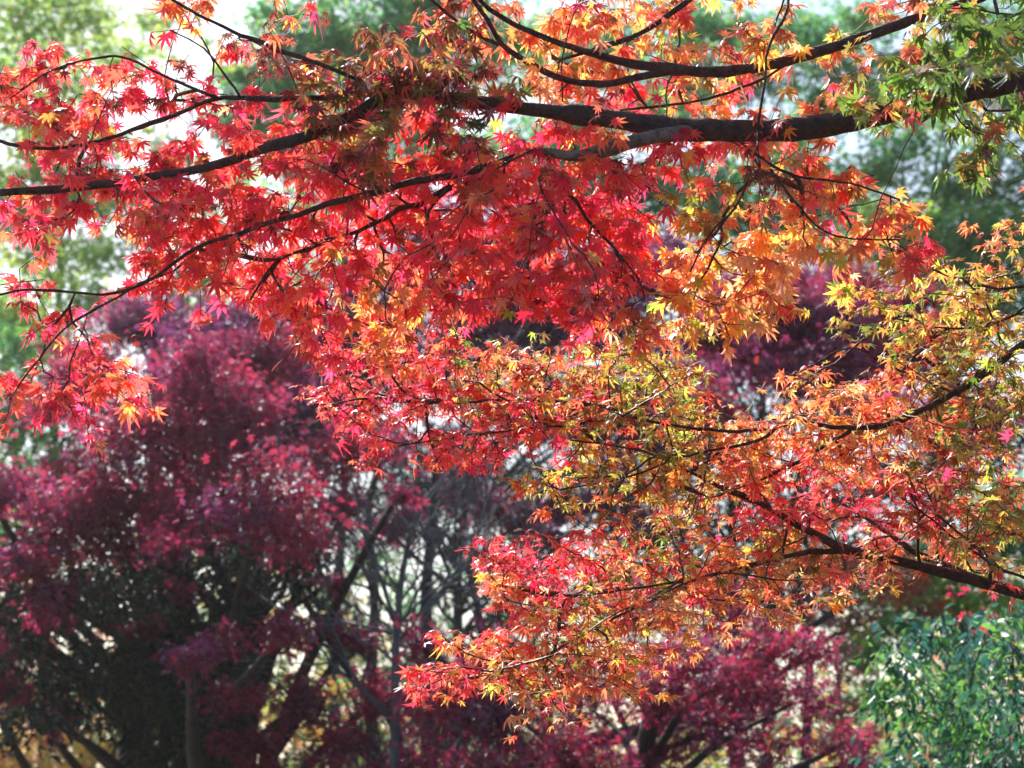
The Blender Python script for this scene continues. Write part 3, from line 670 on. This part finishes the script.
# ------------------------------------------------------------------ bare trees and dark trunks at the centre
def bare_tree(label, depth, path_px, r0, levels, bark, seed, spread=.55, nb=6, blen=.5, name='bare_tree', group='bare trees at the centre'):
    rg = np.random.default_rng(seed)
    b = P(path_px[0][0], 800, depth); b[2] = -0.1
    root = empty(name, (0, 0, 0), label, 'tree', group)
    pts = [[*b, r0 * 1.3]] + [[*P(x, y, depth), r0 * k] for (x, y, k) in path_px]
    sp = smooth_path(pts, .06); t = Tubes(); t.add(sp[:, :3], sp[:, 3], 10, .05); t.build('trunk', bark, root)
    def grow(br, p, d, L, r, lev):
        n = 6; q = [p]; dd = d
        for k in range(n):
            dd = unit(dd + rg.normal(0, .16, 3) + np.array([0, 0, .04])); q.append(q[-1] + dd * L / n)
        br.add(q, np.linspace(r, r * .35, n + 1), 5)
        if lev > 0:
            for _ in range(rg.integers(2, 5)):
                k = rg.integers(1, n + 1); grow(br, q[k], unit(dd + rg.normal(0, .55, 3)), L * rg.uniform(.45, .75), r * .5, lev - 1)
    vis = np.where(sp[:, 2] > 1.2)[0]
    for _ in range(nb):
        k = rg.choice(vis); s = 1 if rg.random() < .5 else -1
        br = Tubes(); grow(br, sp[k, :3], unit(np.array([s * rg.uniform(.2, 1), rg.normal(0, .5), rg.uniform(.3, 1)]) * np.array([spread * 2, 1, 1])), blen * rg.uniform(.7, 1.4), sp[k, 3] * .45, levels); br.build('branch', bark, root)
bare_tree('tallest bare dark trunk standing just left of centre', 13, [(428, 700, 1), (426, 600, .85), (432, 520, .6), (436, 450, .4)], .040, 3, M_BGBARK, 1, nb=12, blen=.8)
bare_tree('thin pale blue-grey bare tree with tangled twigs at the centre', 11, [(395, 700, 1), (398, 620, .8), (405, 560, .6), (425, 500, .45), (470, 455, .3)], .022, 3, M_PALEBARK, 2, nb=24, blen=.7)
bare_tree('forked bare dark tree right of the tallest bare trunk', 14, [(485, 700, 1), (480, 620, .8), (470, 560, .7), (490, 500, .4), (500, 450, .25)], .030, 3, M_BGBARK, 3, nb=12, blen=.8)
bare_tree('slanting bare dark tree left of the tallest bare trunk', 12, [(400, 760, 1), (360, 690, .8), (330, 640, .7), (300, 595, .45), (270, 560, .2)], .032, 3, M_BGBARK, 4, nb=12, blen=.7)
bare_tree('pale blue-grey bare tree leaning right below the middle pink spray', 12, [(500, 720, 1), (510, 620, .8), (540, 540, .6), (530, 470, .4), (500, 430, .25)], .02, 3, M_PALEBARK, 5, nb=24, blen=.8)
bare_tree('bare dark tree with straight trunk near the bright gap left of centre', 16, [(372, 700, 1), (374, 600, .9), (368, 520, .7), (380, 460, .4)], .038, 3, M_BGBARK, 6, nb=10, blen=.9)
bare_tree('dark trunk leaning right behind the magenta-purple maple', 12, [(560, 790, 1), (640, 730, .8), (720, 700, .6), (780, 650, .5), (850, 600, .3)], .05, 2, M_BGBARK, 7, nb=9, blen=.7)
print('bg leaves', tot)

# ------------------------------------------------------------------ far wood closing the view: one mass, nobody could count it
def far_wood():
    LP = []; LD = []; LC = []; n = 0
    cc = np.array([(.10, .20, .07), (.22, .28, .07), (.35, .26, .06), (.05, .10, .05), (.28, .10, .05), (.08, .16, .08)])
    for i in range(190):
        a = rng.uniform(-.42, .42); d = rng.uniform(38, 60); h = rng.uniform(.2, 7.5) * (.75 + .25 * math.sin(a * 31))
        c = np.array([d * math.sin(a), d * math.cos(a), max(h, .6)]); m = 170
        q = c + rng.normal(0, 1, (m, 3)) * np.array([.85, .85, .6]); q[:, 2] = np.clip(q[:, 2], .05, 20)
        LP.append(q); LC.append(cc[rng.integers(0, 6)] * rng.uniform(.7, 1.3, (m, 1)))
    LP = np.vstack(LP); n = len(LP)
    o = leaves('far_wood', STAR, LP, rng.normal(0, 1, (n, 3)), rng.normal(0, 1, (n, 3)), rng.uniform(.12, .24, n), np.vstack(LC), M_GREEN, None)
    o['kind'] = 'stuff'; o['label'] = 'far-off wood of green and gold trees closing the view'; o['category'] = 'wood'
far_wood()

# ------------------------------------------------------------------ haze
def haze():
    x0, x1, y0, y1, z0, z1 = -1600, 1600, -1600, 1600, -8.5, 16
    V = [(x, y, z) for x in (x0, x1) for y in (y0, y1) for z in (z0, z1)]
    F = [(0, 1, 3, 2), (4, 6, 7, 5), (0, 4, 5, 1), (2, 3, 7, 6), (0, 2, 6, 4), (1, 5, 7, 3)]
    m, t = new_mat('haze'); out = t.nodes.new('ShaderNodeOutputMaterial'); pv = t.nodes.new('ShaderNodeVolumePrincipled')
    pv.inputs['Density'].default_value = 0.0006; pv.inputs['Color'].default_value = (.92, .95, 1, 1); pv.inputs['Anisotropy'].default_value = 0.5
    t.links.new(pv.outputs[0], out.inputs['Volume'])
    o = mesh_obj('haze', np.array(V, float), np.array(F).ravel(), np.full(6, 4), m); o['kind'] = 'stuff'; o['label'] = 'thin pale haze hanging in the air between the trees'; o['category'] = 'haze'
haze()

# ------------------------------------------------------------------ stand every Empty at the foot of its trunk
from mathutils import Matrix
for o in list(SC.objects):
    if o.type != 'EMPTY': continue
    tr = [c for c in o.children if c.name.split('.')[0] == 'trunk']
    if not tr: continue
    vs = tr[0].data.vertices; co = np.zeros(len(vs) * 3, np.float32); vs.foreach_get('co', co); co = co.reshape(-1, 3)
    foot = co[co[:, 2] < co[:, 2].min() + .05].mean(0)
    b = Vector((float(foot[0]), float(foot[1]), 0.0)); o.location = b
    for c in o.children: c.matrix_parent_inverse = Matrix.Translation(-b)
